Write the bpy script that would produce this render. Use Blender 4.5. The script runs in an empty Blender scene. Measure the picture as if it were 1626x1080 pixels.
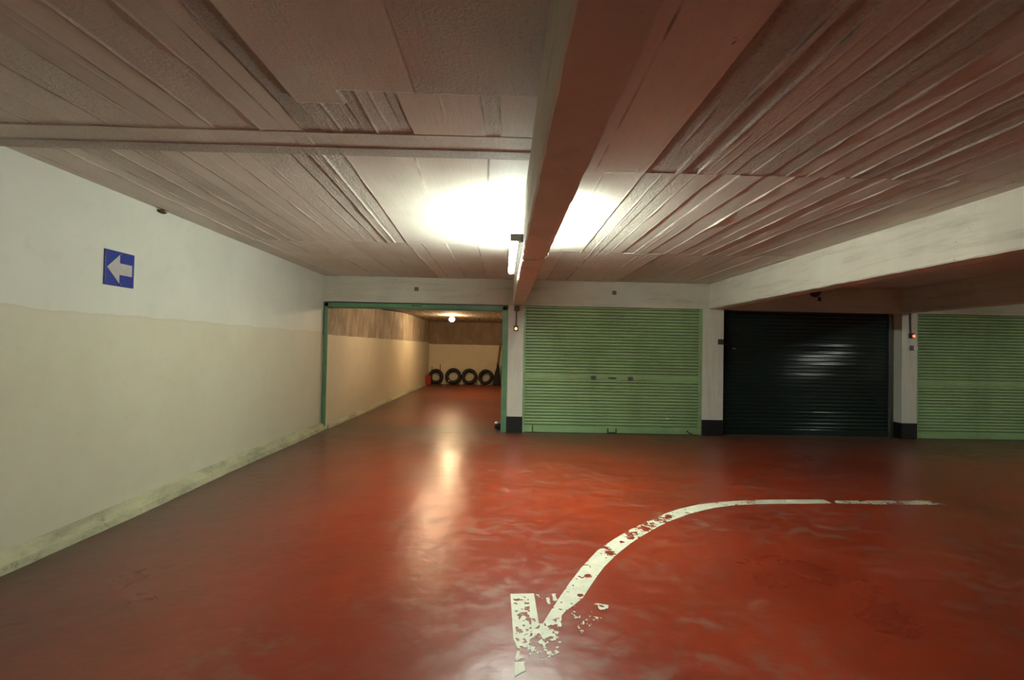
import bpy, bmesh, math, random
import numpy as np
from mathutils import Vector, Matrix

scene = bpy.context.scene
COL = scene.collection

# ------------------------------------------------------------------ camera
W_, H_, F_ = 1626, 1080, 725.0
YAW, PITCH, ROLL, HC = 0.0168, 0.0181, -0.0195, 1.40
cam = bpy.data.cameras.new('camera'); camo = bpy.data.objects.new('camera', cam); COL.objects.link(camo)
cam.sensor_fit = 'HORIZONTAL'; cam.sensor_width = 36.0; cam.lens = 36.0 * F_ / W_
cam.clip_start = 0.02; cam.clip_end = 200
_f0 = Vector((math.sin(YAW), math.cos(YAW), 0)); _r0 = Vector((math.cos(YAW), -math.sin(YAW), 0)); _u0 = Vector((0, 0, 1))
_f = _f0 * math.cos(PITCH) + _u0 * math.sin(PITCH); _u = _u0 * math.cos(PITCH) - _f0 * math.sin(PITCH)
_r = _r0 * math.cos(ROLL) - _u * math.sin(ROLL); _uu = _u * math.cos(ROLL) + _r0 * math.sin(ROLL)
M = Matrix((_r, _uu, -_f)).transposed().to_4x4(); M.translation = Vector((0, 0, HC)); camo.matrix_world = M
scene.camera = camo

# ------------------------------------------------------------------ world, exposure
wd = bpy.data.worlds.new('world'); scene.world = wd; wd.use_nodes = True
wd.node_tree.nodes['Background'].inputs[0].default_value = (0.5, 0.45, 0.4, 1)
wd.node_tree.nodes['Background'].inputs[1].default_value = 0.0
vs = scene.view_settings
scene.display_settings.display_device = 'sRGB'
vs.view_transform = 'Standard'; vs.look = 'None'; vs.gamma = 1.0; vs.use_curve_mapping = False
vs.exposure = 2.22
TUBE = 37.0          # tube emission in the lit bay
TUBE_FAR = 30.0      # tube in the third bay
BULB = 98.0         # warm bulb in the open garage

# ------------------------------------------------------------------ dimensions
D = 7.62            # front face of the row of garages
XW = -3.01          # left wall
CZ = 2.55           # ceiling
BZ = 2.13           # underside of beams and lintel
B1 = (0.13, 0.325)  # main beam
B2 = (3.44, 3.66)   # second beam
B3 = (6.74, 6.96)
B4 = (10.05, 10.27)
XR = 11.5; YB = -6.0
GB = 17.35          # back wall of the open garage
GZ = 2.35

# ------------------------------------------------------------------ numpy noise
def _hash(ix, iy, seed):
    n = (ix.astype(np.int64) * 374761393 + iy.astype(np.int64) * 668265263 + seed * 1442695041) & 0xffffffff
    n = ((n ^ (n >> 13)) * 1274126177) & 0xffffffff
    n = (n ^ (n >> 16)) & 0xffffffff
    return n.astype(np.float64) / 4294967295.0
def vnoise(x, y, seed=0):
    x0 = np.floor(x); y0 = np.floor(y); fx = x - x0; fy = y - y0
    fx = fx * fx * (3 - 2 * fx); fy = fy * fy * (3 - 2 * fy)
    a = _hash(x0, y0, seed); b = _hash(x0 + 1, y0, seed); c = _hash(x0, y0 + 1, seed); d = _hash(x0 + 1, y0 + 1, seed)
    return (a * (1 - fx) + b * fx) * (1 - fy) + (c * (1 - fx) + d * fx) * fy
def fbm(x, y, seed=0, o=4):
    s = 0; t = 0; a = 1.0
    for k in range(o):
        s = s + a * vnoise(x * 2 ** k + 17.3 * k, y * 2 ** k + 9.1 * k, seed + k); t += a; a *= .55
    return s / t

# ------------------------------------------------------------------ materials
class NT:
    def __init__(s, name):
        s.m = bpy.data.materials.new(name); s.m.use_nodes = True; s.t = s.m.node_tree
        s.b = s.t.nodes['Principled BSDF']; s.tc = s.t.nodes.new('ShaderNodeTexCoord')
    def n(s, typ, **kw):
        o = s.t.nodes.new(typ)
        for k, v in kw.items(): setattr(o, k, v)
        return o
    def l(s, a, b): s.t.links.new(a, b)
    def map(s, scale=(1, 1, 1), rot=(0, 0, 0), loc=(0, 0, 0)):
        o = s.n('ShaderNodeMapping'); o.inputs['Scale'].default_value = scale; o.inputs['Rotation'].default_value = rot; o.inputs['Location'].default_value = loc
        s.l(s.tc.outputs['Object'], o.inputs[0]); return o.outputs[0]
    def noise(s, vec, scale, detail=6, rough=.6, dist=0):
        o = s.n('ShaderNodeTexNoise'); o.inputs['Scale'].default_value = scale; o.inputs['Detail'].default_value = detail
        o.inputs['Roughness'].default_value = rough; o.inputs['Distortion'].default_value = dist
        s.l(vec, o.inputs['Vector']); return o.outputs['Fac']
    def ramp(s, fac, a, b, va=0.0, vb=1.0):
        o = s.n('ShaderNodeMapRange'); o.inputs[1].default_value = a; o.inputs[2].default_value = b
        o.inputs[3].default_value = va; o.inputs[4].default_value = vb; s.l(fac, o.inputs[0]); return o.outputs[0]
    def mix(s, fac, a, b):
        o = s.n('ShaderNodeMix', data_type='RGBA')
        if isinstance(fac, float): o.inputs[0].default_value = fac
        else: s.l(fac, o.inputs[0])
        for i, v in ((6, a), (7, b)):
            if isinstance(v, tuple): o.inputs[i].default_value = (*v, 1)
            else: s.l(v, o.inputs[i])
        return o.outputs[2]
    def math(s, op, a, b):
        o = s.n('ShaderNodeMath', operation=op)
        for i, v in ((0, a), (1, b)):
            if isinstance(v, (int, float)): o.inputs[i].default_value = v
            else: s.l(v, o.inputs[i])
        return o.outputs[0]
    def xyz(s):
        o = s.n('ShaderNodeSeparateXYZ'); s.l(s.tc.outputs['Object'], o.inputs[0]); return o.outputs
    def bump(s, h, strength=.3, dist=.01):
        o = s.n('ShaderNodeBump'); o.inputs['Distance'].default_value = dist
        if isinstance(strength, float): o.inputs['Strength'].default_value = strength
        else: s.l(strength, o.inputs['Strength'])
        s.l(h, o.inputs['Height']); s.l(o.outputs[0], s.b.inputs['Normal'])
    def col(s, c):
        if isinstance(c, tuple): s.b.inputs['Base Color'].default_value = (*c, 1)
        else: s.l(c, s.b.inputs['Base Color'])
    def set(s, **kw):
        for k, v in kw.items():
            k = k.replace('_', ' ')
            if isinstance(v, (int, float)): s.b.inputs[k].default_value = v
            else: s.l(v, s.b.inputs[k])

def simple(name, c, rough=.6, metal=0.0, var=.12, scale=30, spec=.5):
    q = NT(name); v = q.map(); f = q.noise(v, scale)
    q.col(q.mix(q.ramp(f, .35, .65), tuple(x * (1 - var) for x in c), tuple(min(1, x * (1 + var)) for x in c)))
    q.set(Roughness=rough, Metallic=metal, Specular_IOR_Level=spec); return q.m
def emis(name, c, s):
    q = NT(name); q.col((.8, .8, .8)); q.b.inputs['Emission Color'].default_value = (*c, 1); q.b.inputs['Emission Strength'].default_value = s
    return q.m

def mat_floor():
    q = NT('red_floor_paint'); v = q.map()
    big = q.noise(v, .8, 4, .55, .4)
    ang = (0, 0, .7)
    st = q.noise(q.map((1.0, 2.2, 1), ang), 1.7, 5, .55, .1)       # streaky worn areas
    zone = q.noise(v, .55, 3, .5, .2)
    cloud = q.noise(q.map((1, 1.5, 1), ang), 7.5, 8, .62, .15)
    fine = q.noise(v, 30, 6, .7, .2)
    base = q.mix(q.ramp(big, .35, .68), (.30, .033, .0090), (.205, .023, .008))
    base = q.mix(q.math('MULTIPLY', q.ramp(fine, .4, .7), .22), base, (.13, .02, .010))
    wear = q.math('MULTIPLY', q.ramp(st, .38, .58), q.ramp(cloud, .46, .60))
    wear = q.math('MULTIPLY', wear, q.ramp(q.math('ADD', zone, q.math('MULTIPLY', q.ramp(q.xyz()[0], -1.5, 1.5), .10)), .44, .60, .12, 1.0))
    base = q.mix(q.math('MULTIPLY', wear, .56), base, (.25, .125, .088))
    sharp = q.math('MULTIPLY', q.ramp(cloud, .60, .66), q.ramp(fine, .45, .60))
    base = q.mix(q.math('MULTIPLY', sharp, .18), base, (.24, .17, .13))
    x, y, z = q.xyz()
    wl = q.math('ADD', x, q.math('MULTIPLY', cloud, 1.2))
    gw = q.ramp(wl, -2.4, -0.7, 1.0, 0.0)  # wall grime, widened to paint lens falloff into the left foreground
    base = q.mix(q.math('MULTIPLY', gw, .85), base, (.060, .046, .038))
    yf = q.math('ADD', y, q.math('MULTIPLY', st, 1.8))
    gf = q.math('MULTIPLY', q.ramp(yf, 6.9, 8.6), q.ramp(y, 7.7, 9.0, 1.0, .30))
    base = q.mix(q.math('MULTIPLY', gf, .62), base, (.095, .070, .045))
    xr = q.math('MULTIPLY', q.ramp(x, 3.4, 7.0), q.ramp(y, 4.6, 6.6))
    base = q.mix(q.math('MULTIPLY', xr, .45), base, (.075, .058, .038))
    gf2 = q.ramp(y, 7.38, 7.66); gf3 = q.math('MULTIPLY', gf2, q.ramp(y, 7.7, 7.9, .6, 0.0))
    base = q.mix(gf3, base, (.10, .092, .075))
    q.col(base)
    r = q.math('ADD', q.ramp(zone, .3, .7, .27, .31), q.math('MULTIPLY', wear, .10))
    r = q.math('ADD', r, q.math('MULTIPLY', gf, .12))
    q.set(Roughness=r, Specular_IOR_Level=.5)
    wavy = q.noise(v, 4.5, 3, .5, .2); rag = q.noise(q.map((1, 2.5, 1)), 9, 6, .7, .4)
    q.bump(q.math('ADD', wavy, q.math('ADD', q.math('MULTIPLY', fine, .05), q.math('MULTIPLY', rag, .10))), .42, .012)
    return q.m

def mat_ceiling():
    q = NT('board_marked_concrete'); v = q.map()
    a = q.n('ShaderNodeAttribute', attribute_name='rough').outputs['Fac']
    b = q.n('ShaderNodeAttribute', attribute_name='tone').outputs['Fac']
    big = q.noise(v, 1.2, 6, .6, .5); grain = q.noise(q.map((14, 1.0, 1)), 4, 6, .6); pit = q.noise(v, 60, 6, .75)
    base = q.mix(q.ramp(big, .35, .65), (.70, .67, .60), (.80, .77, .69))
    base = q.mix(q.math('MULTIPLY', q.ramp(grain, .5, .75), .25), base, (.50, .41, .33))
    base = q.mix(q.ramp(b, 0.0, 2.0), base, (.20, .15, .11))
    base = q.mix(q.math('MULTIPLY', q.ramp(pit, .53, .62), q.math('ADD', q.math('MULTIPLY', a, .62), .04)), base, (.26, .20, .15))
    spots = q.noise(v, 9, 5, .7, .5)
    base = q.mix(q.math('MULTIPLY', q.ramp(spots, .72, .76), .8), base, (.10, .08, .06))
    q.col(base); q.set(Roughness=.60, Specular_IOR_Level=.35)
    h = q.math('ADD', q.math('MULTIPLY', pit, q.math('ADD', q.math('MULTIPLY', a, 1.0), .06)), q.math('MULTIPLY', grain, .07))
    q.bump(h, .9, .014); return q.m

def mat_beam(name='painted_concrete', c1=(.60, .58, .50), c2=(.70, .68, .59), dirt=(.20, .17, .12), amt=.55, vert=False, base_dark=False):
    q = NT(name); v = q.map()
    big = q.noise(v, 1.7, 6, .6, .4)
    sc = (9, 9, .7) if vert else (.8, .8, 9)
    streak = q.noise(q.map(sc), 1.6, 8, .7, .3); pit = q.noise(v, 26, 7, .75)
    base = q.mix(q.ramp(big, .3, .7), c1, c2)
    base = q.mix(q.math('MULTIPLY', q.ramp(streak, .52, .72), amt * .5), base, dirt)
    base = q.mix(q.math('MULTIPLY', q.math('MULTIPLY', q.ramp(pit, .62, .68), q.ramp(big, .45, .6)), amt), base, dirt)
    q.col(base); q.set(Roughness=.75, Specular_IOR_Level=.3)
    q.bump(q.math('ADD', q.math('MULTIPLY', streak, .5), q.math('MULTIPLY', pit, .5)), .35, .008); return q.m

def mat_wall_left():
    q = NT('two_tone_wall_paint'); v = q.map(); x, y, z = q.xyz()
    n = q.noise(v, 1.3, 6, .6, .3); n2 = q.noise(v, 7, 7, .65, .3); edge = q.noise(q.map((1, 1, .01)), 2.2, 5, .6)
    zz = q.math('ADD', z, q.math('MULTIPLY', edge, .07))
    up = q.mix(q.ramp(n, .3, .7), (.56, .57, .51), (.63, .64, .57))
    lo = q.mix(q.ramp(n, .3, .7), (.52, .505, .395), (.58, .565, .45))
    base = q.mix(q.ramp(zz, 1.634, 1.642), lo, up)
    line = q.math('MULTIPLY', q.ramp(zz, 1.615, 1.636), q.ramp(zz, 1.638, 1.644, 1.0, 0.0))
    base = q.mix(q.math('MULTIPLY', line, .18), base, (.40, .36, .27))
    mot = q.math('MULTIPLY', q.ramp(n2, .55, .72), .18)
    base = q.mix(mot, base, (.38, .37, .34))
    q.col(base); q.set(Roughness=.62, Specular_IOR_Level=.35)
    q.bump(n2, .12, .006); return q.m

def mat_garage_wall(line_z, name, ca=(.22, .165, .115), cb=(.46, .39, .30)):
    q = NT(name); v = q.map(); x, y, z = q.xyz()
    n = q.noise(v, 1.1, 6, .65, .5); st = q.noise(q.map((3.2, 2.2, .8)), 1.7, 8, .72, .5); e = q.noise(q.map((1, 1, .01)), 3, 5, .7)
    pit = q.noise(v, 18, 7, .7)
    con = q.mix(q.ramp(st, .35, .65), ca, cb)
    con = q.mix(q.math('MULTIPLY', q.ramp(n, .45, .65), .5), con, (.17, .125, .09))
    pale = q.mix(q.ramp(n, .3, .7), (.56, .50, .37), (.64, .58, .44))
    pale = q.mix(q.math('MULTIPLY', q.ramp(pit, .62, .70), .35), pale, (.30, .24, .16))
    zz = q.math('ADD', z, q.math('MULTIPLY', e, .05))
    q.col(q.mix(q.ramp(zz, line_z, line_z + .012), pale, con)); q.set(Roughness=.8, Specular_IOR_Level=.25)
    q.bump(q.math('ADD', st, pit), .3, .008); return q.m

def mat_plinth():
    q = NT('worn_plinth_paint'); v = q.map(); n = q.noise(q.map((1, .5, 1)), 3.5, 7, .7, .5); f = q.noise(v, 12, 7, .7)
    b = q.mix(q.ramp(n, .40, .66), (.46, .45, .30), (.25, .25, .18))
    b = q.mix(q.math('MULTIPLY', q.ramp(f, .56, .68), .65), b, (.17, .16, .12))
    q.col(b); q.set(Roughness=.8); q.bump(f, .4, .01); return q.m

def mat_green(name, c, groove, dirt=.5, rough=.42):
    q = NT(name); v = q.map(); n = q.noise(q.map((.8, 1, 3)), 1.6, 7, .7, .5); n2 = q.noise(q.map((1, 1, .25)), 1.8, 5, .6)
    f = q.noise(q.map((.25, 1, 4)), 12, 6, .7)
    b = q.mix(q.ramp(n, .35, .7), c, tuple(k * .78 for k in c))
    b = q.mix(q.math('MULTIPLY', q.ramp(n2, .5, .72), dirt * .6), b, groove)
    b = q.mix(q.math('MULTIPLY', q.ramp(f, .52, .68), dirt * .45), b, groove)
    q.col(b); q.set(Roughness=rough, Specular_IOR_Level=.4); return q.m

M_FLOOR = mat_floor(); M_CEIL = mat_ceiling()
M_BEAM = mat_beam('painted_concrete_beam', amt=.85)
M_LINTEL = mat_beam('painted_concrete_lintel', (.56, .55, .46), (.66, .65, .55), amt=.75)
M_PILLAR = mat_beam('painted_concrete_pillar', (.68, .68, .61), (.76, .76, .69), amt=.6, vert=True)
M_WALL = mat_wall_left(); M_PLINTH = mat_plinth()
M_GW = mat_garage_wall(1.585, 'garage_wall_side'); M_GWB = mat_garage_wall(1.52, 'garage_wall_back', (.20, .14, .095), (.29, .21, .145))
M_GREEN = mat_green('light_green_enamel', (.38, .56, .28), (.14, .19, .10))
M_GREENF = mat_green('light_green_frame', (.15, .33, .18), (.05, .08, .05), .7, .35)
M_GREENR = mat_green('light_green_rail', (.34, .53, .265), (.12, .18, .10), .5, .35)
M_GROOVE = simple('dark_green_groove', (.075, .11, .055), .8)  # darker green for the recessed groove faces
M_DARKG = mat_green('dark_green_enamel', (.012, .026, .023), (.008, .014, .012), .3, .16)
M_BLACK = simple('black_base_paint', (.008, .008, .010), .55)
M_GREYM = simple('grey_metal', (.16, .15, .14), .45, .3)
M_DARK = simple('dark_plastic', (.02, .02, .022), .4)
M_WHITEP = simple('white_plastic', (.82, .83, .78), .4, var=.05)
M_BLUE = simple('blue_sign_enamel', (.012, .030, .235), .35, var=.08)
M_ARROWG = simple('pale_grey_sign_print', (.40, .38, .37), .5, var=.06)
M_RUST = simple('rusty_metal', (.10, .045, .02), .9)
M_RUBBER = simple('tyre_rubber', (.014, .013, .013), .7, var=.3)
M_RED = simple('red_metal', (.33, .03, .015), .4)
M_WOOD = simple('brown_wood', (.16, .08, .035), .7, var=.3, scale=12)
M_CLOTH = simple('dark_cloth', (.02, .018, .018), .9)
M_CABLE = simple('pale_cable', (.62, .58, .50), .5)
M_PAINT = simple('worn_white_road_paint', (.66, .66, .52), .5, var=.08, scale=14)
M_CHROME = simple('chrome_screw', (.75, .75, .73), .25, .9, var=.03)

# ------------------------------------------------------------------ mesh helpers
def link(name, me, mat, parent=None, loc=None):
    o = bpy.data.objects.new(name, me); COL.objects.link(o)
    if mat:
        me.materials.append(mat)
    if parent: o.parent = parent
    if loc: o.location = loc
    return o
def bm_obj(name, bm, mat, parent=None, loc=None, smooth=False):
    me = bpy.data.meshes.new(name)
    bmesh.ops.recalc_face_normals(bm, faces=bm.faces[:])
    if smooth:
        for f in bm.faces: f.smooth = True
    bm.to_mesh(me); bm.free(); return link(name, me, mat, parent, loc)
def bx(bm, x0, x1, y0, y1, z0, z1, bev=0.0):
    g = bmesh.ops.create_cube(bm, size=1.0); vv = g['verts']
    for v in vv:
        v.co = Vector((x0 if v.co.x < 0 else x1, y0 if v.co.y < 0 else y1, z0 if v.co.z < 0 else z1))
    if bev:
        es = list({e for v in vv for e in v.link_edges}); bmesh.ops.bevel(bm, geom=es, offset=bev, segments=2, affect='EDGES', profile=.5)
def box(name, x0, x1, y0, y1, z0, z1, mat, parent=None, bev=0.0):
    bm = bmesh.new(); bx(bm, x0, x1, y0, y1, z0, z1, bev); return bm_obj(name, bm, mat, parent)
def tube(bm, pts, r, n=12, r2=None):
    pts = [Vector(p) for p in pts]; rings = []
    for i, p in enumerate(pts):
        d = (pts[min(i + 1, len(pts) - 1)] - pts[max(i - 1, 0)]).normalized()
        a = d.cross(Vector((0, 0, 1)));
        if a.length < .05: a = d.cross(Vector((1, 0, 0)))
        a.normalize(); b = d.cross(a)
        rr = r if r2 is None else r + (r2 - r) * i / (len(pts) - 1)
        rings.append([bm.verts.new(p + a * rr * math.cos(2 * math.pi * k / n) + b * rr * math.sin(2 * math.pi * k / n)) for k in range(n)])
    for i in range(len(rings) - 1):
        for k in range(n):
            bm.faces.new((rings[i][k], rings[i][(k + 1) % n], rings[i + 1][(k + 1) % n], rings[i + 1][k]))
    bm.faces.new(rings[0]); bm.faces.new(rings[-1])
def tube_obj(name, pts, r, mat, parent=None, n=12, r2=None):
    bm = bmesh.new(); tube(bm, pts, r, n, r2); return bm_obj(name, bm, mat, parent, smooth=True)
def lathe(bm, prof, n=32, closed=False, axis='Y'):
    rings = []
    for (r, h) in prof:
        ring = []
        for k in range(n):
            a = 2 * math.pi * k / n
            if axis == 'Y': ring.append(bm.verts.new((r * math.cos(a), h, r * math.sin(a))))
            else: ring.append(bm.verts.new((r * math.cos(a), r * math.sin(a), h)))
        rings.append(ring)
    m = len(rings)
    for i in range(m if closed else m - 1):
        for k in range(n):
            bm.faces.new((rings[i][k], rings[i][(k + 1) % n], rings[(i + 1) % m][(k + 1) % n], rings[(i + 1) % m][k]))
    if not closed:
        if prof[0][0] > 1e-5: bm.faces.new(rings[0])
        if prof[-1][0] > 1e-5: bm.faces.new(rings[-1])
def prism(bm, pts, y0, y1):
    """polygon in xz extruded along y"""
    a = [bm.verts.new((p[0], y0, p[1])) for p in pts]; b = [bm.verts.new((p[0], y1, p[1])) for p in pts]
    bm.faces.new(a); bm.faces.new(b[::-1])
    for i in range(len(pts)):
        j = (i + 1) % len(pts); bm.faces.new((a[i], a[j], b[j], b[i]))
def text_obj(name, s, size, mat, parent, loc, rot, depth=.0008):
    cu = bpy.data.curves.new(name, 'FONT'); cu.body = s; cu.size = size; cu.align_x = 'CENTER'; cu.align_y = 'CENTER'; cu.extrude = depth
    t = bpy.data.objects.new(name, cu); COL.objects.link(t); bpy.context.view_layer.update()
    me = bpy.data.meshes.new_from_object(t.evaluated_get(bpy.context.evaluated_depsgraph_get()))
    bpy.data.objects.remove(t)
    o = link(name, me, None, parent); me.materials.clear(); me.materials.append(mat); o.location = loc; o.rotation_euler = rot; return o
def thing(name, label, cat, loc=(0, 0, 0), group=None):
    o = bpy.data.objects.new(name, None); COL.objects.link(o); o.location = loc; o['label'] = label; o['category'] = cat; o.empty_display_size = .05
    if group: o['group'] = group
    return o
def tag(o, label, cat, group=None):
    o['label'] = label; o['category'] = cat
    if group: o['group'] = group
    return o
def struct(o, label=None):
    o['kind'] = 'structure'
    if label: o['label'] = label
    return o

# ------------------------------------------------------------------ room shell
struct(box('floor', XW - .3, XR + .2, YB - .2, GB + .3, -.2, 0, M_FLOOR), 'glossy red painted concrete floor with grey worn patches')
struct(box('wall_left', XW - .25, XW, YB - .2, D, 0, CZ + .2, M_WALL), 'long two-tone cream side wall')
struct(box('wall_right', XR, XR + .2, YB - .2, D, 0, CZ + .2, M_PILLAR))
struct(box('wall_back', XW, XR, YB - .2, YB, 0, CZ + .2, M_PILLAR))

# left plinth: sloped, slightly wavy step along the wall
def plinth(name, xw, y0, y1, w, h, mat):
    bm = bmesh.new(); n = int((y1 - y0) / .12); rows = []
    for i in range(n + 1):
        y = y0 + (y1 - y0) * i / n
        dw = w + .012 * math.sin(y * 2.1) + random.uniform(-.004, .004); dh = h + .008 * math.sin(y * 1.3 + 1)
        rows.append([bm.verts.new(p) for p in ((xw, y, 0), (xw + dw, y, 0), (xw + dw - .008, y, dh * .45), (xw + dw * .55, y, dh * .8), (xw, y, dh))])
    for i in range(n):
        for k in range(4): bm.faces.new((rows[i][k], rows[i][k + 1], rows[i + 1][k + 1], rows[i + 1][k]))
    bm.faces.new(rows[0]); bm.faces.new(rows[-1])
    return bm_obj(name, bm, mat)
random.seed(3)
struct(plinth('baseboard_left', XW, YB, D, .085, .12, M_PLINTH), 'worn cream plinth along the foot of the side wall')

# ------------------------------------------------------------------ ceilings
def board_ceiling(name, x0, x1, y0, y1, spec, sx=.006, sy=.03, rib=None, panel=None):
    """spec: list of (ya, yb, [(xstart, drop, rough, tone, fin)...]); boards run along y with a slight skew"""
    nx = int((x1 - x0) / sx) + 1; ny = int((y1 - y0) / sy) + 1
    xs = np.linspace(x0, x1, nx); ys = np.linspace(y0, y1, ny)
    ext = []
    for (ya, yb, skew, bb) in spec[1:]: ext += [ya - .002, ya + .001, ya + .005, ya + .010, ya + .016, ya + .022]
    if rib is not None: ext += list(np.arange(rib[0] - .012, rib[0] + .013, .003)) + list(np.arange(rib[1] - .012, rib[1] + .013, .003)) + list(np.arange(rib[0] + .15, rib[0] + .18, .004))
    if panel is not None: ext += list(np.arange(1.99, 2.17, .004))
    ys = np.unique(np.concatenate([ys, np.array(ext)])); ny = len(ys)
    X, Y = np.meshgrid(xs, ys)
    Z = np.zeros_like(X); R = np.zeros_like(X); T = np.zeros_like(X)
    for (ya, yb, skew, boards) in spec:
        m = (Y >= ya) & (Y < yb)
        XX = X - skew * (Y - ya)
        edges = [b[0] for b in boards] + [1e9]
        for i, (bx0, drop, rough, tone, fin) in enumerate(boards):
            lo = bx0 if i else -1e9
            k = m & (XX >= lo) & (XX < edges[i + 1])
            Z = np.where(k, drop, Z); R = np.where(k, rough, R); T = np.where(k, tone, T)
            if fin > 0:
                w = .007 + .003 * vnoise(Y * 6, Y * 0, i + 5)
                mod = np.clip(fbm(Y * 3.0 + i * 7, Y * 0 + i, 11 + i, 3) * 2.2 - .45, .0, 1.2)
                d = np.abs(XX - bx0 - .004 * (vnoise(Y * 5, Y * 0, 31 + i) - .5))
                f = fin * mod * np.clip(1 - d / w, 0, 1)
                Z = np.where(m, np.maximum(Z, Z + f), Z)
        lr = random.Random(int(ya * 100) + int(x0 * 10))
        for b in boards:                                    # dirt lines in the joints
            if lr.random() < .7:
                d = np.abs(XX - b[0] - .004 * (vnoise(Y * 5, Y * 0, 31) - .5))
                T = np.where(m, np.maximum(T, 2.6 * np.clip(1 - d / .008, 0, 1) * np.clip(fbm(Y * 5, Y * 0 + b[0], 17, 3) * 2.6 - .9, 0, 1)), T)
        for k in range(16):                                 # thin grout fins
            lx = lr.uniform(x0, x1); a0 = lr.uniform(max(ya, y0) - .5, min(yb, y1)); ln = lr.uniform(.5, 2.2)
            d = np.abs(XX - lx - .004 * (vnoise(Y * 8, Y * 0, 40 + k) - .5))
            Z = np.where(m & (Y > a0) & (Y < a0 + ln), Z + .0035 * np.clip(1 - d / .007, 0, 1) * np.clip(fbm(Y * 7, Y * 0 + k, 23, 3) * 3 - 1.0, 0, 1), Z)
    Z = Z + .004 * (fbm(X * 2, Y * 1.2, 77, 3) - .5)
    T = T + .5 * (fbm(X * 5, Y * .7, 83, 4) - .5)
    Z = Z + R * .004 * (fbm(X * 28, Y * 22, 5, 3) - .5)
    # seam ridges across
    for (ya, yb, skew, boards) in spec[1:]:
        ln = np.clip(1 - np.abs(Y - ya - .010) / .010, 0, 1)
        Z = Z + .004 * ln * np.clip(fbm(X * 4, X * 0, 91, 3) * 2 - .6, 0, 1)
    if panel is not None: Z, R, T = panel(X, Y, Z, R, T)
    if rib is not None:
        ra, rb, rd = rib
        wob = .006 * (vnoise(X * 4, X * 0, 3) - .5)
        f = np.clip((Y - ra - wob) / .006, 0, 1) * np.clip((rb + wob - Y) / .006, 0, 1)
        step = .55 + .45 * np.clip((Y - ra - .165) / .008, 0, 1)
        Z = Z * (1 - f * .7) + f * step * rd; R = R * (1 - f) + f * np.where(Y > ra + .17, .9, .25); T = T * (1 - f) + (.35 + .5 * (Y > ra + .17) + .5 * (fbm(X * 3, Y * 9, 45, 4) - .4)) * f
    co = np.stack([X, Y, CZ - Z], -1).reshape(-1, 3)
    idx = np.arange(nx * ny).reshape(ny, nx)
    a = idx[:-1, :-1].ravel(); b = idx[:-1, 1:].ravel(); c = idx[1:, 1:].ravel(); d = idx[1:, :-1].ravel()
    faces = np.stack([a, d, c, b], -1).ravel()
    me = bpy.data.meshes.new(name)
    me.vertices.add(nx * ny); me.vertices.foreach_set('co', co.ravel())
    nf = len(a); me.loops.add(nf * 4); me.loops.foreach_set('vertex_index', faces.astype(np.int32))
    me.polygons.add(nf); me.polygons.foreach_set('loop_start', np.arange(0, nf * 4, 4, dtype=np.int32))
    me.update(calc_edges=True); me.validate()
    for nm, arr in (('rough', R), ('tone', T)):
        at = me.attributes.new(nm, 'FLOAT', 'POINT'); at.data.foreach_set('value', arr.ravel().astype(np.float32))
    # slab above the skin
    o = link(name, me, M_CEIL)
    return o

rng = random.Random(8)
def boards(x0, x1, lo=.10, hi=.22, fixed=()):
    out = []; x = x0
    while x < x1:
        out.append((x, rng.choice((0, .001, .002, .003, .005)), rng.choice((0, .1, .2, .2, .5)), rng.random() * .6, rng.choice((0, 0, .003, .005, .008))))
        x += rng.uniform(lo, hi)
    for f in fixed:
        out = [b for b in out if not (f[0] - .05 < b[0] < f[5])]
        out.append(f[:5])
    return sorted(out)
# left bay: rough strips around x -1.3 ... -0.8
L_near = boards(XW - .05, -1.5, .12, .26) + [(-1.42, .006, .1, .3, .0), (-1.32, .001, .9, .8, .0), (-1.22, .002, .7, .6, .004), (-1.12, .001, .8, .5, .009), (-1.0, .002, .8, .5, .003), (-.93, .003, .5, .3, .008), (-.86, .002, .6, .4, .007), (-.79, .0, .9, .6, .0), (-.74, .008, .05, .1, 0), (-.35, .005, .5, .4, .003), (-.27, .008, .05, .2, 0)]
L_mid = boards(XW - .05, -1.45, .10, .25) + [(-1.29, .003, .8, .4, .004), (-1.18, .008, .8, .4, .006), (-1.10, .002, .8, .3, .007), (-.97, .006, .05, .1, .004), (-.55, .004, .05, .1, .002), (-.1, .006, .05, .1, 0)]
L_far = boards(XW - .05, .1, .16, .4)
def left_panel(X, Y, Z, R, T):
    e = .012 * (vnoise(X * 14, Y * 14, 61) - .5)
    P = ((Y < 2.14 + e) & (X > -1.0) & (X < -.77)) | ((Y < 2.03 + e) & (X >= -.77) & (X < B1[0] + .01))
    Z = np.where(P, .014 + .003 * fbm(X * 3, Y * 3, 13, 3) + .004 * ((X > -.42).astype(float)), Z)
    R = np.where(P, .12 + .5 * (X > -.42) * np.clip(fbm(X * 3, Y * 3, 19, 3) * 3 - 1.4, 0, 1), R); T = np.where(P, .25 + .4 * (X > -.42), T)
    return Z, R, T
struct(board_ceiling('ceiling_1', XW - .02, B1[0] + .03, -.3, D + .02,
    [(-9, 2.45, .02, L_near), (2.45, 5.07, -.05, L_mid), (5.07, 99, 0, L_far)], rib=(2.45, 2.74, .014), panel=left_panel), 'board-marked concrete ceiling over the open garage side')
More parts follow.
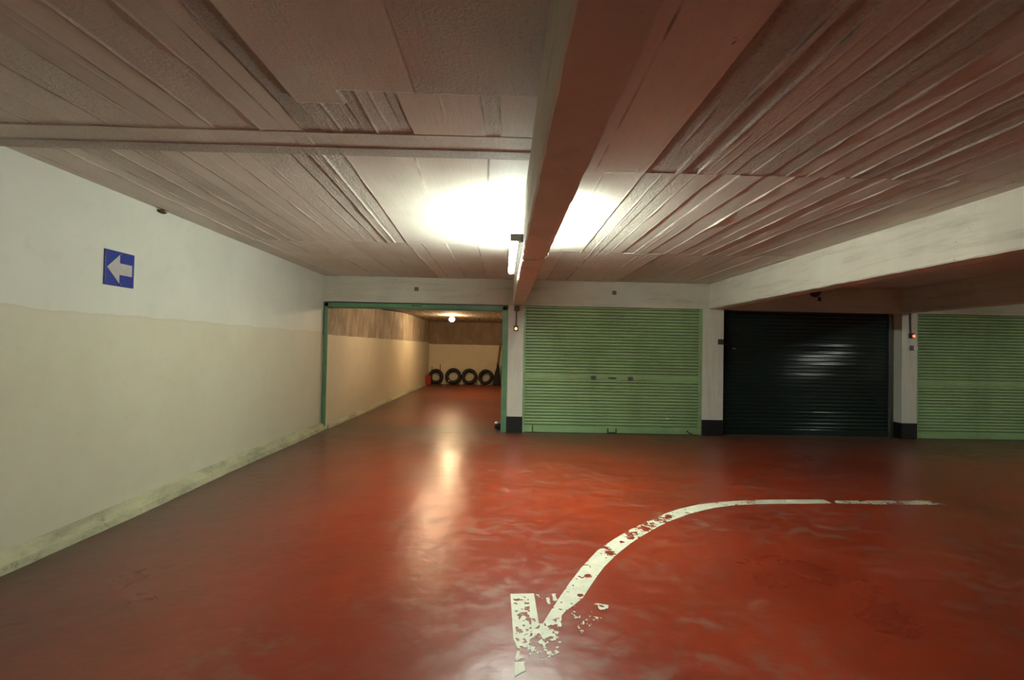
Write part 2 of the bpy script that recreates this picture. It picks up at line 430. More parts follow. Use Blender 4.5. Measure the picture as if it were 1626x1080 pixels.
R_near = [(.2, .010, .05, .1, 0), (.56, .011, .05, .1, .002), (.88, -.002, 1, .7, .006), (.97, -.001, .9, .6, .006), (1.08, .006, .6, .4, 0), (1.12, -.006, .9, .6, .0), (1.22, .004, .3, .5, .012), (1.34, .003, .3, .4, .003), (1.44, .0, .6, .6, .009), (1.56, .003, .8, .6, .004), (1.68, .0, .5, .7, .004), (1.80, .002, .2, .4, .016), (1.93, .005, .15, .6, .005), (2.06, .002, .2, .5, .004), (2.22, .004, .7, .6, .008), (2.35, .001, .7, .6, .004), (2.50, .004, .2, .5, .013), (2.68, .002, .3, .6, .004), (2.85, .005, .2, .5, .008), (3.1, .002, .2, .4, .004), (3.3, .003, .1, .3, 0)]
R_mid = [(.2, .008, .05, .05, 0), (.62, .006, .2, .1, .003), (.88, .003, .7, .2, .008), (1.0, .004, .8, .2, .006), (1.10, .002, .6, .3, .0), (1.22, .005, .1, .2, .004), (1.36, .0, .1, .3, .003), (1.5, .005, .1, .2, .0), (1.66, .002, .1, .3, .004), (1.86, .005, .1, .3, .011), (2.02, .001, .1, .5, .003), (2.18, .005, .1, .3, .003), (2.33, .001, .1, .5, .009), (2.46, .005, .1, .3, .0), (2.62, .002, .1, .5, .011), (2.75, .0, .3, .6, .003), (2.94, .005, .1, .4, .008), (3.12, .002, .1, .3, .002), (3.3, .003, .1, .3, 0)]
R_far = boards(.2, 3.45, .18, .4)
struct(board_ceiling('ceiling_2', B1[1] - .03, B2[0] + .03, -.3, D + .02,
    [(-9, 2.9, 0, R_near), (2.9, 5.35, 0, R_mid), (5.35, 99, 0, R_far)]), 'board-marked concrete ceiling in front of the light green shutter')
struct(box('ceiling_3', XW, B2[0] + .03, YB, -.28, CZ - .004, CZ + .2, M_CEIL))
struct(box('ceiling_4', B2[0], XR, YB, D, CZ, CZ + .2, M_CEIL))
struct(box('ceiling_5', XW - .1, B2[0] + .03, -.28, D + .02, CZ + .03, CZ + .2, M_CEIL))

def beam(name, x0, x1, label, y0=YB, y1=D):
    """slightly irregular arrises along the length"""
    bm = bmesh.new(); n = 170; rr = random.Random(name); rows = []
    for i in range(n + 1):
        y = y0 + (y1 - y0) * i / n
        j = lambda s: rr.uniform(-s, s)
        rows.append([bm.verts.new(p) for p in ((x0, y, CZ + .05), (x0 + j(.002), y, BZ + .012 + j(.003)), (x0 + .010 + j(.003), y, BZ + j(.002)), (x1 - .012 + j(.005), y, BZ + j(.002)), (x1 + j(.003), y, BZ + .012 + j(.004)), (x1, y, CZ + .05))])
    for i in range(n):
        for k in range(5): bm.faces.new((rows[i][k], rows[i][k + 1], rows[i + 1][k + 1], rows[i + 1][k]))
    bm.faces.new(rows[0]); bm.faces.new(rows[-1][::-1])
    return struct(bm_obj(name, bm, M_BEAM), label)
beam('trim_1', *B1, 'concrete ceiling beam carrying the lit tube light')
beam('trim_2', *B2, 'white concrete beam between the green and the dark shutters')
beam('trim_3', *B3, 'unlit concrete beam above the pillar with the red indicator')
beam('trim_4', *B4, 'far concrete beam')

# ------------------------------------------------------------------ garage front
struct(box('wall_front', XW, XR, D, D + .20, BZ - .008, CZ + .2, M_LINTEL), 'pale concrete lintel above the garage shutters')
def pillar(name, x0, x1, depth, label):
    bm = bmesh.new(); bx(bm, x0, x1, D - .004, D + depth, .262, BZ - .006, .006); o = bm_obj(name, bm, M_PILLAR)
    struct(o, label)
    bm = bmesh.new(); bx(bm, x0 - .002, x1 + .002, D - .008, D + depth, 0, .264, .005)
    p = bm_obj('black_base', bm, M_BLACK, o); p['label'] = 'black painted pillar foot'
    return o
pillar('trim_5', .062, .322, .30, 'white pillar with black foot beside the open garage')
pillar('trim_6', 3.337, 3.69, .30, 'white pillar with black foot between the green and dark shutters')
pillar('trim_7', 6.73, 6.995, .30, 'white pillar with black foot and red indicator')
pillar('trim_8', 10.02, 10.3, .30, 'far white pillar')

# open garage
GX0, GX1 = -2.90, .03
bm = bmesh.new(); g_ = [bm.verts.new(p) for p in ((XW - .2, D + .02, 0), (XW + .07, D + .02, 0), (GX1 - 2.87, GB, 0), (XW - .2, GB, 0))]; g2_ = [bm.verts.new((v.co.x, v.co.y, BZ if v.co.y < D + 1 else CZ)) for v in g_]
for z_, v_ in zip((BZ - .01, BZ - .01, CZ, CZ), g2_): v_.co.z = CZ - .02 if v_.co.y > D + 1 else BZ - .012
bm.faces.new(g_); bm.faces.new(g2_[::-1])
for i in range(4): bm.faces.new((g_[i], g_[(i + 1) % 4], g2_[(i + 1) % 4], g2_[i]))
struct(bm_obj('wall_garage_left', bm, M_GW), 'garage side wall, bare concrete above cream paint')
struct(box('wall_garage_right', GX1, GX1 + .12, D + .30, GB, 0, CZ + .1, M_GW))
struct(box('wall_garage_back', GX0 - .3, GX1 + .12, GB, GB + .2, 0, CZ + .1, M_GWB), 'garage end wall, brown concrete above cream paint')
pg = struct(plinth('baseboard_garage', 0, D + .1, GB, .05, .07, M_PLINTH)); pg.location.x = XW + .07 + .001
for v in pg.data.vertices: v.co.x += (v.co.y - D) / (GB - D) * .10
gc = NT('garage_ceiling_concrete'); _v = gc.map((9, .8, 1)); _n = gc.noise(_v, 1.6, 7, .7, .2)
gc.col(gc.mix(gc.ramp(_n, .38, .62), (.13, .09, .06), (.40, .33, .25))); gc.set(Roughness=.85); gc.bump(_n, .8, .02)
struct(box('ceiling_garage', GX0 - .2, GX1 + .1, D + .2, GB, GZ, GZ + .3, gc.m))
# walls closing the other garages behind their shutters
struct(box('wall_behind_shutters', GX1 + .12, XR, D + .32, D + .42, 0, CZ, M_BLACK))

# ------------------------------------------------------------------ shutters
def curtain(name, x0, x1, y, z0, z1, pitch, prof, mat, parent, skip=None, tilt=.0015):
    """roller slats: prof = list of (fraction of pitch, y offset)"""
    pts = []; z = z0; jr = random.Random(name + str(x0) + 'b')
    while z < z1 - 1e-4:
        pt = pitch
        flat = skip and abs(z - skip) < pitch * .5
        if flat:
            pt = pitch * 2
            pts += [(z, y + .006), (z + .006, y - .002), (z + pt - .004, y - .002), (z + pt, y + .006)]
        else:
            ja = jr.uniform(-1, 1) * tilt
            for (f, dy) in prof:
                pts.append((z + f * pt, y + dy + ja * (f - .5)))
        z += pt
    pts = [(min(a, z1), b) for a, b in pts]
    bm = bmesh.new(); L = [bm.verts.new((x0, b, a)) for a, b in pts]; R = [bm.verts.new((x1, b, a)) for a, b in pts]
    for i in range(len(pts) - 1): bm.faces.new((L[i], R[i], R[i + 1], L[i + 1]))
    if mat is M_GREEN:
        for f_, i in zip(list(bm.faces), range(len(pts))):
            if min(pts[i][1], pts[i + 1][1]) > y + .008: f_.material_index = 1
    # back skin gives the curtain its thickness
    bl = [bm.verts.new((x0, y + .02, z0)), bm.verts.new((x1, y + .02, z0)), bm.verts.new((x1, y + .02, z1)), bm.verts.new((x0, y + .02, z1))]
    bm.faces.new(bl[::-1]); bm.faces.new((L[0], bl[0], bl[1], R[0])); bm.faces.new((L[-1], R[-1], bl[2], bl[3]))
    o = bm_obj(name, bm, mat, parent)
    if mat is M_GREEN: o.data.materials.append(M_GROOVE)
    return o
P_LIGHT = [(0, .015), (.20, .015), (.24, .001), (.30, -.002), (.80, -.001), (.93, .003), (.99, .015)]
P_DARK = [(i / 10, .012 - .014 * math.sin(math.pi * min(1, max(0, (i / 10 - .06) / .86)))) for i in range(10)] + [(.99, .012)]

def door_root(name, label, loc):
    o = bpy.data.objects.new(name, None); COL.objects.link(o); o.location = loc; struct(o, label); o.empty_display_size = .1; return o
def light_shutter(name, x0, x1, label, full=True):
    r = door_root(name, label, (0, 0, 0))
    fy = D + .012
    curtain('slat_curtain', x0 + .03, x1 - .03, D + .06, .125, 2.115, .0515, P_LIGHT, M_GREEN, r, skip=.125 + 15 * .0515)
    box('bottom_rail', x0 + .035, x1 - .035, D + .045, D + .085, .006, .124, M_GREENR, r, .003)
    w = .035
    box('guide_rail', x0, x0 + w, fy, D + .11, 0, 2.12, M_GREENR, r, .003)
    box('guide_rail', x1 - w * 1.1, x1, fy, D + .11, 0, 2.12, M_GREENR, r, .003)
    return r
d2 = light_shutter('door_2', .322, 3.337, 'light green roller shutter with two locks and a centre plate')
def lock(x, z):
    b = box('lock', x - .045, x + .045, D + .038, D + .058, z - .032, z + .034, M_GREYM, d2, .008); b['label'] = 'grey metal shutter lock'
    for s in (-.044, .044):
        bm = bmesh.new(); lathe(bm, [(0, -.004), (.008, -.004), (.010, 0), (.010, .012)], 14); c = bm_obj('screw', bm, M_CHROME, b, smooth=True); c.location = (x + s, D + .04, z - .012)
lock(1.515, .93); lock(2.135, .925)
box('centre_plate', 1.76, 1.90, D + .046, D + .058, .915, .945, M_GREYM, d2, .006)
tube_obj('keyhole', [(1.825, D + .042, .93), (1.825, D + .050, .93)], .012, M_DARK, d2)
for x, h in ((.50, .11), (1.765, .075), (1.905, .075)):
    box('floor_bolt', x - .008, x + .008, D + .030, D + .046, .01, .01 + h, M_DARK, d2, .003)
tube_obj('bolt_bar', [(1.765, D + .036, .02), (1.905, D + .036, .02)], .005, M_DARK, d2, 8)
tube_obj('floor_catch', [(3.10, D + .034, .07), (3.13, D + .030, .035), (3.19, D + .034, .02)], .008, M_DARK, d2, 8)
s = box('sticker', 2.745, 2.80, D + .046, D + .052, .255, .272, M_WHITEP, d2); s['label'] = 'small pale sticker'

d4 = light_shutter('door_4', 6.995, 10.02, 'light green roller shutter beyond the pillar with the red indicator')
d3 = door_root('door_3', 'dark green glossy roller shutter with convex slats', (0, 0, 0))
curtain('slat_curtain', 3.70, 6.66, D + .18, .10, 2.125, .0642, P_DARK, M_DARKG, d3, tilt=.0025)
box('bottom_rail', 3.70, 6.66, D + .165, D + .20, .005, .10, M_DARKG, d3, .004)
box('guide_rail', 6.655, 6.728, D + .155, D + .22, 0, 2.12, M_GREYM, d3, .003)
box('guide_rail', 3.69, 3.725, D + .155, D + .22, 0, 2.12, M_DARKG, d3, .003)
c = box('latch', 3.915, 3.985, D + .150, D + .172, 1.462, 1.474, M_CHROME, d3, .003); c['label'] = 'small bright latch'

# open door frame
d1 = door_root('door_1', 'green steel frame of the raised garage shutter', (0, 0, 0))
box('header', -2.995, .045, D + .004, D + .10, 2.035, 2.104, M_GREENF, d1, .003)
box('header_lip', -2.985, .03, D + .03, D + .16, 2.018, 2.036, M_GREENF, d1, .003)
gp = box('shade_strip', -3.005, .055, D + .03, D + .10, 2.100, 2.121, M_DARK, d1); gp['label'] = 'dark strip standing in for shade above the header'  # dark box fills the gap to draw its shade
def jamb(x0, x1, s):
    bm = bmesh.new(); bx(bm, x0, x1, D + .004, D + .014, 0, 2.118); bx(bm, *((x0, x0 + .012) if s < 0 else (x1 - .012, x1)), D + .014, D + .12, 0, 2.118)
    return bm_obj('jamb', bm, M_GREENF, d1)
jamb(-2.995, -2.935, -1); jamb(-.035, .055, 1)
bm = bmesh.new()
for i in range(8):
    w = .05 if i == 0 else .026
    bx(bm, -1.55 + i * .019, -1.55 + i * .019 + .015, D - .0005, D + .005, 2.064, 2.064 + w * .55 + (.006 if i % 3 == 1 else 0))
mk = bm_obj('maker_mark', bm, M_DARK, d1); mk['label'] = 'small dark maker mark'
box('corner_bracket', -2.95, -2.86, D + .0, D + .02, 2.022, 2.034, M_RUST, d1, .003)
# rolled up shutter behind the header
bm = bmesh.new(); tube(bm, [(-2.86, D + .34, 2.20), (0.02, D + .34, 2.20)], .13, 28); bm_obj('rolled_curtain', bm, M_GREEN, d1, smooth=True)

# ------------------------------------------------------------------ painted floor arrow
def sd_poly(px, py, poly):
    d = np.full(px.shape, 1e9); s = np.ones(px.shape); n = len(poly)
    for i in range(n):
        ax, ay = poly[i]; bx_, by = poly[i - 1]
        ex, ey = bx_ - ax, by - ay; wx, wy = px - ax, py - ay
        t = np.clip((wx * ex + wy * ey) / (ex * ex + ey * ey + 1e-12), 0, 1)
        d = np.minimum(d, (wx - ex * t) ** 2 + (wy - ey * t) ** 2)
        c1 = py >= ay; c2 = py < by; c3 = ex * wy > ey * wx
        flip = (c1 & c2 & c3) | (~c1 & ~c2 & ~c3); s = np.where(flip, -s, s)
    return -s * np.sqrt(d)     # positive inside
UP = [(.322, 2.408), (.224, 2.347), (.285, 2.48), (.347, 2.61), (.423, 2.763), (.533, 2.965), (.678, 3.200), (.84, 3.395), (1.018, 3.584), (1.206, 3.763), (1.403, 3.928), (1.604, 4.073), (1.804, 4.180), (2.052, 4.262), (2.294, 4.315), (2.578, 4.350), (3.108, 4.375), (3.11, 4.263)]
LO = [(2.498, 4.225), (2.219, 4.191), (2.068, 4.152), (1.917, 4.099), (1.752, 4.012), (1.591, 3.916), (1.424, 3.789), (1.259, 3.648), (1.099, 3.49), (.947, 3.326), (.799, 3.143), (.673, 2.962), (.600, 2.835), (.533, 2.711), (.470, 2.590), (.42, 2.53), (.352, 2.455)]
STR = UP + LO
STR2 = [(3.19, 4.345), (4.144, 4.395), (4.20, 4.268), (3.572, 4.253), (3.15, 4.267)]
PA = [(.063, 2.625), (.198, 2.632), (.205, 2.333), (.15, 2.27), (.072, 2.223)]
PB = [(.072, 2.223), (.121, 2.324), (.197, 2.347), (.224, 2.347), (.329, 2.417), (.304, 2.219), (.283, 2.127), (.2, 2.07), (.167, 2.141), (.115, 2.049), (.122, 2.009), (.071, 1.968), (.075, 2.069), (.09, 2.154)]
PC = [(.205, 2.62), (.326, 2.632), (.331, 2.577), (.276, 2.494), (.264, 2.545)]
PD = [(.383, 2.447), (.418, 2.527), (.412, 2.43), (.469, 2.458), (.53, 2.539), (.60, 2.519), (.576, 2.44), (.545, 2.43), (.531, 2.356), (.458, 2.301), (.409, 2.269), (.397, 2.328), (.50, 2.44), (.383, 2.372)]
HOLES = [(.545, 2.84, .030), (.885, 3.345, .022), (.975, 3.42, .026), (1.13, 3.60, .032), (.76, 3.17, .03), (.46, 2.62, .022), (1.42, 3.88, .03)]
def paint_mesh():
    polys = [(STR, 0), (STR2, 1), (PA, 2), (PB, 3), (PC, 4), (PD, 5)]
    V = []; Fc = []
    for poly, kind in polys:
        zl = kind * .0003
        st = .004 if kind == 0 else (.0045 if kind == 1 else .003)
        x0 = min(p[0] for p in poly) - .01; x1 = max(p[0] for p in poly) + .01
        y0 = min(p[1] for p in poly) - .01; y1 = max(p[1] for p in poly) + .01
        xs = np.arange(x0, x1, st); ys = np.arange(y0, y1, st); X, Y = np.meshgrid(xs, ys)
        sd = sd_poly(X, Y, poly)
        n = fbm(X * 55, Y * 55, 3, 3) * .7 + fbm(X * 16, Y * 16, 55, 2) * .3; lowf = fbm(X * 6, Y * 6, 21, 2)
        if kind == 0:
            patch = (np.exp(-((X - .76) / .07) ** 2) * .20 + np.exp(-((X - 1.25) / .24) ** 2) * .17 + np.exp(-((X - .40) / .10) ** 2) * .13
                     + np.exp(-((X - 2.2) / .3) ** 2) * .12 + np.where(X > 2.3, .04, 0))
            thr = .235 + patch + (lowf - .5) * .42
            for hx, hy, hr in HOLES: thr = thr + .5 * np.exp(-(((X - hx) ** 2 + (Y - hy) ** 2) / hr ** 2))
            thr = thr + np.clip((.012 - sd) / .02, 0, 1) * .06
        elif kind == 1: thr = .42 + (lowf - .5) * .35 + np.clip((.025 - sd) / .03, 0, 1) * .10
        elif kind == 2: thr = .50 + (lowf - .5) * .5 - np.clip((.012 - np.abs(sd - .006)) / .012, 0, 1) * .25 + np.where(Y < 2.3, .04, 0) - .22 * (Y > 2.575) - .18 * (X > .165)
        elif kind == 3: thr = .51 + (lowf - .5) * .35 - .35 * (Y < 2.06) - .04 * (X > .2)
        elif kind == 4: thr = .52 + (lowf - .5) * .3
        else: thr = .555 + (lowf - .5) * .4
        f = np.minimum(sd * 12, n - thr)
        ny, nx = X.shape
        a = f[:-1, :-1]; b = f[:-1, 1:]; c = f[1:, 1:]; d = f[1:, :-1]
        act = np.argwhere((a > 0) | (b > 0) | (c > 0) | (d > 0))
        cache = {}
        def corner(j, i):
            k = (j, i)
            if k not in cache: cache[k] = len(V); V.append((X[j, i], Y[j, i], zl))
            return cache[k]
        def cross(p, q):
            if p > q: p, q = q, p
            k = (p, q)
            if k not in cache:
                t = f[p] / (f[p] - f[q]); cache[k] = len(V)
                V.append((X[p] + (X[q] - X[p]) * t, Y[p] + (Y[q] - Y[p]) * t, zl))
            return cache[k]
        for j, i in act:
            j = int(j); i = int(i)
            cs = [(j, i), (j, i + 1), (j + 1, i + 1), (j + 1, i)]
            out = []
            for k in range(4):
                p = cs[k]; q = cs[(k + 1) % 4]
                if f[p] > 0: out.append(corner(*p))
                if (f[p] > 0) != (f[q] > 0): out.append(cross(p, q))
            if len(out) >= 3: Fc.append(out)
    me = bpy.data.meshes.new('floor_arrow'); me.from_pydata(V, [], Fc); me.update()
    o = link('floor_arrow', me, M_PAINT); o.location = (0, 0, .0012); return o
tag(paint_mesh(), 'flaking white curved arrow painted on the red floor', 'floor marking')

# ------------------------------------------------------------------ direction sign
sg = thing('direction_sign', 'square blue sign with pale arrow on the cream side wall', 'sign', (XW, 3.593, 1.955))
bm = bmesh.new(); bx(bm, .001, .012, -.134, .134, -.134, .134, .002); bm_obj('panel', bm, M_BLUE, sg)
arrow = [(-.118, .0), (-.006, .112), (-.006, .045), (.112, .045), (.112, -.045), (-.006, -.045), (-.006, -.112)]
bm = bmesh.new(); vs_ = [bm.verts.new((.0135, p[0], p[1])) for p in arrow]; vb = [bm.verts.new((.0115, p[0], p[1])) for p in arrow]
bm.faces.new(vs_); bm.faces.new(vb[::-1])
for i in range(7): bm.faces.new((vs_[i], vs_[(i + 1) % 7], vb[(i + 1) % 7], vb[i]))
a = bm_obj('arrow', bm, M_ARROWG, sg); a['label'] = 'pale grey arrow'
for z in (.116, -.118):
    b = tube_obj('screw', [(.010, .002, z), (.017, .002, z)], .008, M_GREYM, sg)
# rusty stub at the top of the wall
bm = bmesh.new(); bmesh.ops.create_icosphere(bm, subdivisions=3, radius=1)
for v in bm.verts:
    k = 1 + .3 * math.sin(v.co.x * 5 + v.co.y * 7) * math.cos(v.co.z * 6); v.co = Vector((v.co.x * .022, v.co.y * .045, v.co.z * .014)) * k
o = bm_obj('rusty_fixing', bm, M_RUST, loc=(XW + .012, 4.0, CZ - .022), smooth=True)
tag(o, 'small rusty brown fixing where the side wall meets the ceiling', 'wall fixing')

# ------------------------------------------------------------------ tube lights
def tube_light(x_face, side, z, ya, yb, label, strength_mat, r=.024):
    """side -1: hangs on the left face of a beam, +1: on the right face"""
    t = thing('tube_light', label, 'lamp', (x_face, (ya + yb) / 2, z)); L = (yb - ya) / 2
    s = side
    def B(name, xa, xb, y0, y1, z0, z1, m, bev=.004):
        a, b = sorted((s * xa, s * xb)); return box(name, a, b, y0, y1, z0, z1, m, t, bev)
    B('housing', .0, .042, -L - .02, L + .02, -.032, .036, M_GREYM, .006)
    B('lampholder', .018, .100, -L - .035, -L - .004, -.024, .030, M_GREYM, .005)
    B('lampholder', .018, .100, L + .004, L + .035, -.024, .030, M_GREYM, .005)
    bm = bmesh.new(); tube(bm, [(s * .074, -L, 0), (s * .074, L, 0)], r, 24); bm_obj('fluorescent_tube', bm, strength_mat, t, smooth=True)
    return t
M_TUBE = emis('lit_tube', (.90, 1.0, .88), TUBE); M_TUBE2 = emis('lit_tube_far', (.90, 1.0, .88), TUBE_FAR)
tube_light(B1[0], -1, 2.235, 3.46, 4.95, 'lit fluorescent tube on the side of the main ceiling beam facing the blue sign', M_TUBE, .027)
tube_light(B1[1], 1, 2.40, 3.46, 4.95, 'lit fluorescent tube on the main ceiling beam side facing the green shutter', M_TUBE)
# lamp of the third bay, on the ceiling
t3 = thing('tube_light', 'lit fluorescent tube on the ceiling in front of the last green shutter', 'lamp', (8.1, 4.25, CZ))
box('housing', -.03, .03, -.76, .76, -.04, 0, M_GREYM, t3, .004)
for y in (-.755, .755): box('lampholder', -.02, .02, y - .014, y + .014, -.11, -.03, M_GREYM, t3, .003)
bm = bmesh.new(); tube(bm, [(0, -.74, -.085), (0, .74, -.085)], .019, 20); bm_obj('fluorescent_tube', bm, M_TUBE2, t3, smooth=True)
# cable crossing under the main beam
cb = [(B1[0] - .008, 3.76, BZ - .004), (.17, 3.73, BZ - .008), (.24, 3.69, BZ - .012), (B1[1] - .01, 3.65, BZ - .010), (B1[1] + .012, 3.62, BZ + .002), (B1[1] + .012, 3.64, 2.31)]
tag(tube_obj('lamp_cable', cb, .0045, M_CABLE, n=10), 'thin pale cable looped under the main ceiling beam', 'cable')
# bulbs along the garage ceiling
def bulb(y, label, x=-1.57, m=None):
    bl = thing('ceiling_bulb', label, 'lamp', (x, y, GZ))
    bm = bmesh.new(); lathe(bm, [(.045, 0), (.045, -.018), (.02, -.03), (.018, -.05)], 24, axis='Z'); bm_obj('socket', bm, M_WHITEP, bl, smooth=True)
    prof = [(.018, -.045), (.04, -.060), (.068, -.085), (.082, -.120), (.078, -.150), (.056, -.182), (.026, -.198), (0.0, -.202)]
    bm = bmesh.new(); lathe(bm, prof, 24, axis='Z'); bm_obj('bulb', bm, m or M_BULB, bl, smooth=True)
M_BULB = emis('lit_bulb', (1.0, .72, .40), BULB)
bulb(13.6, 'bare warm bulb glowing on the ceiling deep in the open garage')
bulb(9.15, 'warm bulb just inside the open garage, above its green header', -1.42, emis('lit_bulb_dim', (1.0, .74, .45), BULB * .5))

# ------------------------------------------------------------------ small things on the front
def plate(x, z, txt, label):
    t = thing('number_plate', label, 'number plate', (x, D, z), 'number plates above the shutters')
    box('plate', -.034, .034, -.006, -.001, -.032, .032, M_GREYM_D, t, .002)
    text_obj('number', txt, .055, M_NUM, t, (0, -.007, 0), (math.pi / 2, 0, 0))
M_GREYM_D = simple('dark_number_plate', (.07, .068, .05), .6); M_NUM = simple('number_print', (.30, .29, .22), .6)
plate(-1.48, 2.355, '52', 'tiny dark number plate on the lintel above the open garage')
plate(1.83, 2.365, '53', 'tiny dark number plate on the lintel above the light green shutter')
t = thing('number_plate', 'grey number plate on the edge of the pillar beside the dark shutter', 'number plate', (3.637, D - .004, 1.575))
box('plate', -.048, .048, -.008, -.001, -.045, .045, M_GREYM_D, t, .002)
text_obj('number', '54', .06, M_DARK, t, (0, -.009, 0), (math.pi / 2, 0, 0))
M_ORANGE = emis('orange_indicator', (1.0, .22, .04), .9); M_REDI = emis('red_indicator', (1.0, .07, .015), .8)
def switch(x, z, label, em, tilt=0):
    t = thing('light_switch', label, 'switch', (x, D - .004, z))
    box('housing', -.038, .038, -.035, 0, -.045, .040, M_DARK, t, .008)
    bm = bmesh.new(); lathe(bm, [(.024, -.034), (.022, -.044), (.012, -.050), (0, -.051)], 20); b = bm_obj('indicator', bm, em, t, smooth=True)
    b.location = (tilt, 0, -.008); b['label'] = 'glowing indicator button'
    return t
switch(.19, 1.735, 'dark switch with orange glowing button on the pillar beside the open garage', M_ORANGE)
switch(6.885, 1.745, 'dark switch with red glowing button on the pillar beyond the dark shutter', M_REDI, .018)
jb = thing('junction_box', 'dark square junction box at the top of the pillar beside the open garage', 'junction box', (.195, D - .004, 2.065))
box('box', -.042, .042, -.032, 0, -.042, .042, M_GREYM_D, jb, .004); box('lid', -.034, .034, -.038, -.032, -.034, .034, M_GREYM, jb, .004)
tag(tube_obj('conduit', [(.192, D - .012, 2.022), (.194, D - .014, 1.90), (.190, D - .012, 1.776)], .008, M_GREYM, n=10), 'thin grey conduit running down to the orange switch', 'conduit')
tag(tube_obj('conduit', [(6.865, D - .014, 2.118), (6.866, D - .016, 1.95), (6.872, D - .014, 1.786)], .012, M_GREYM, n=10), 'grey conduit running down to the red switch', 'conduit')
sk = thing('wall_plate', 'grey box with a white plate under the red switch on the pillar', 'switch plate', (6.915, D - .004, 1.535))
box('box', -.055, .015, -.03, 0, -.042, .042, M_GREYM, sk, .012)
wp = box('plate', -.005, .055, -.036, -.004, -.028, .040, M_WHITEP, sk, .008); wp['label'] = 'white plate'
text_obj('mark', 'T', .045, M_DARK, sk, (.026, -.037, .008), (math.pi / 2, 0, 0))
# dark dome under the unlit bay ceiling, on the lintel
dm = thing('alarm_dome', 'dark round dome high on the lintel above the dark shutter', 'alarm', (5.23, D, 2.445))
bm = bmesh.new(); lathe(bm, [(.085, 0), (.085, -.03), (.07, -.07), (.04, -.095), (0, -.105)], 28); bm_obj('dome', bm, M_DARK, dm, smooth=True)
box('bracket', .055, .095, -.03, 0, -.15, -.08, M_DARK, dm, .005)

# ------------------------------------------------------------------ tyres and clutter in the garage
def tyre_mesh():
    bm = bmesh.new(); R_, r_, w = .292, .175, .175; n = 96
    prof = [(r_, -.055), (r_ + .015, -.075), (r_ + .06, -w / 2), (R_ - .035, -w / 2 + .004), (R_ - .010, -w / 2 + .018), (R_, -.05),
            (R_, -.028), (R_ - .008, -.026), (R_ - .008, -.020), (R_, -.018), (R_, .018), (R_ - .008, .020), (R_ - .008, .026), (R_, .028),
            (R_, .05), (R_ - .010, w / 2 - .018), (R_ - .035, w / 2 - .004), (r_ + .06, w / 2), (r_ + .015, .075), (r_, .055), (r_ + .012, .045), (R_ - .04, .04), (R_ - .03, 0), (R_ - .04, -.04), (r_ + .012, -.045)]
    lathe(bm, prof, n, closed=True)
    # shoulder tread blocks
    bm.verts.ensure_lookup_table()
    for k in range(n):
        if k % 2:
            for i in (4, 5, 6, 13, 14, 15):
                v = bm.verts[i * n + k]; q = Vector((v.co.x, 0, v.co.z)).normalized(); v.co -= q * .006
    me = bpy.data.meshes.new('tyre'); bmesh.ops.recalc_face_normals(bm, faces=bm.faces[:])
    for f in bm.faces: f.smooth = True
    bm.to_mesh(me); bm.free(); return me
tm = tyre_mesh(); tm.materials.append(M_RUBBER)
labels = ['black tyre with stakes behind it, nearest the red box', 'black tyre with a pale mark inside its lower rim', 'black tyre between the pale-marked tyre and the end tyre', 'black tyre at the plank end of the row']
lean = .22
for i, (x, sc, yw) in enumerate(((-2.53, .96, .05), (-1.885, 1.03, 0), (-1.285, 1.01, 0), (-.665, .99, -.30))):
    o = bpy.data.objects.new('tyre', tm); COL.objects.link(o); o.scale = (sc, sc, sc)
    R_ = .292 * sc; h = .0875 * sc
    o.rotation_euler = (lean * -1, 0, yw)
    z = R_ * math.cos(lean) + h * math.sin(lean) + .002
    o.location = (x, GB - (R_ * math.sin(lean) + h * math.cos(lean)) - .008 - (.07 if i == 3 else .06 if i == 0 else 0), z)
    tag(o, labels[i], 'tyre', 'tyres leaning on the garage end wall')
    if i == 1:
        pm = box('pale_mark', -.17, -.11, -.092, -.087, -.20, -.175, M_WHITEP, o); pm['label'] = 'pale mark on the tyre'
rb = thing('metal_case', 'red metal case standing in the corner beside the first tyre', 'case', (-2.77, 16.72, 0))
bm = bmesh.new(); prism(bm, [(-.12, .0), (.12, .02), (.12, .36), (-.12, .33)], -.06, .06); bmesh.ops.bevel(bm, geom=bm.edges[:], offset=.008, segments=2, affect='EDGES'); bm_obj('case_body', bm, M_RED, rb)
bm = bmesh.new(); prism(bm, [(-.128, .0), (-.119, .0), (-.119, .325), (-.128, .325)], -.06, .06); e = bm_obj('side_edge', bm, M_DARK, rb); e['label'] = 'dark side edge'
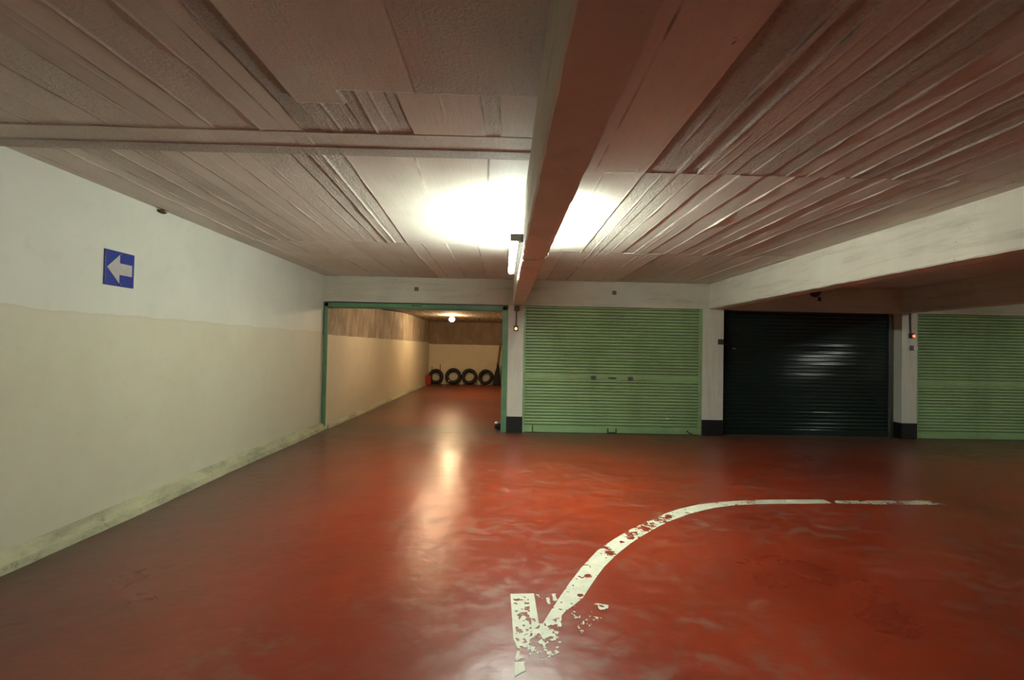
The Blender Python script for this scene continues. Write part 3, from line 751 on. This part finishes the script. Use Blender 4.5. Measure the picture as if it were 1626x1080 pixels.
tube_obj('handle', [(-.04, 0, .337), (-.04, 0, .365), (.04, 0, .373), (.04, 0, .347)], .007, M_DARK, rb, 8)
tag(tube_obj('wooden_stake', [(-2.70, GB - .03, 0), (-2.71, GB - .02, .64)], .014, M_WOOD, n=8), 'short brown stake behind the first tyre, at its corner side', 'stake')
tag(tube_obj('wooden_stake', [(-2.40, GB - .016, 0), (-2.40, GB - .016, .76)], .014, M_WOOD, n=8), 'taller brown stake behind the first tyre', 'stake')
bm = bmesh.new(); prism(bm, [(-.36, 0), (-.28, 0), (-.10, 1.58), (-.17, 1.58)], -.012, .012)
o = bm_obj('wooden_plank', bm, M_WOOD, loc=(0, GB - .05, 0)); tag(o, 'tall brown plank leaning at the end of the tyre row', 'plank')
bm = bmesh.new(); lathe(bm, [(.13, 0), (.135, .10), (.115, .30), (.085, .50), (.05, .68), (.025, .80), (.018, .84), (0, .845)], 20, axis='Z')
for v in bm.verts: v.co.x += .012 * math.sin(v.co.z * 22) + .06 * v.co.z; v.co.y *= .8
o = bm_obj('dark_bag', bm, M_CLOTH, loc=(-.26, 17.05, 0), smooth=True); tag(o, 'tall dark sack standing at the garage end wall beside the plank', 'bag')
rg = thing('crumpled_rag', 'small black and white rag on the floor behind the green jamb', 'rag', (-.085, 7.90, 0))
for nm, m, ox, oz, rr, sd in (('dark_fold', M_CLOTH, .01, .055, .062, 3), ('pale_fold', M_WHITEP, -.025, .105, .030, 9)):
    bm = bmesh.new(); bmesh.ops.create_icosphere(bm, subdivisions=3, radius=1); r2 = random.Random(sd)
    ph = [r2.uniform(0, 6) for _ in range(3)]
    for v in bm.verts:
        c = v.co.copy(); k = 1 + .28 * math.sin(c.x * 5 + ph[0]) * math.sin(c.y * 6 + ph[1]) + .15 * math.sin(c.z * 9 + ph[2])
        v.co = Vector((c.x * rr * k, c.y * rr * k, max(-.055 if nm == 'dark_fold' else -1, c.z * rr * k * .8)))
    p = bm_obj(nm, bm, m, rg, smooth=True); p.location = (ox, 0, oz)
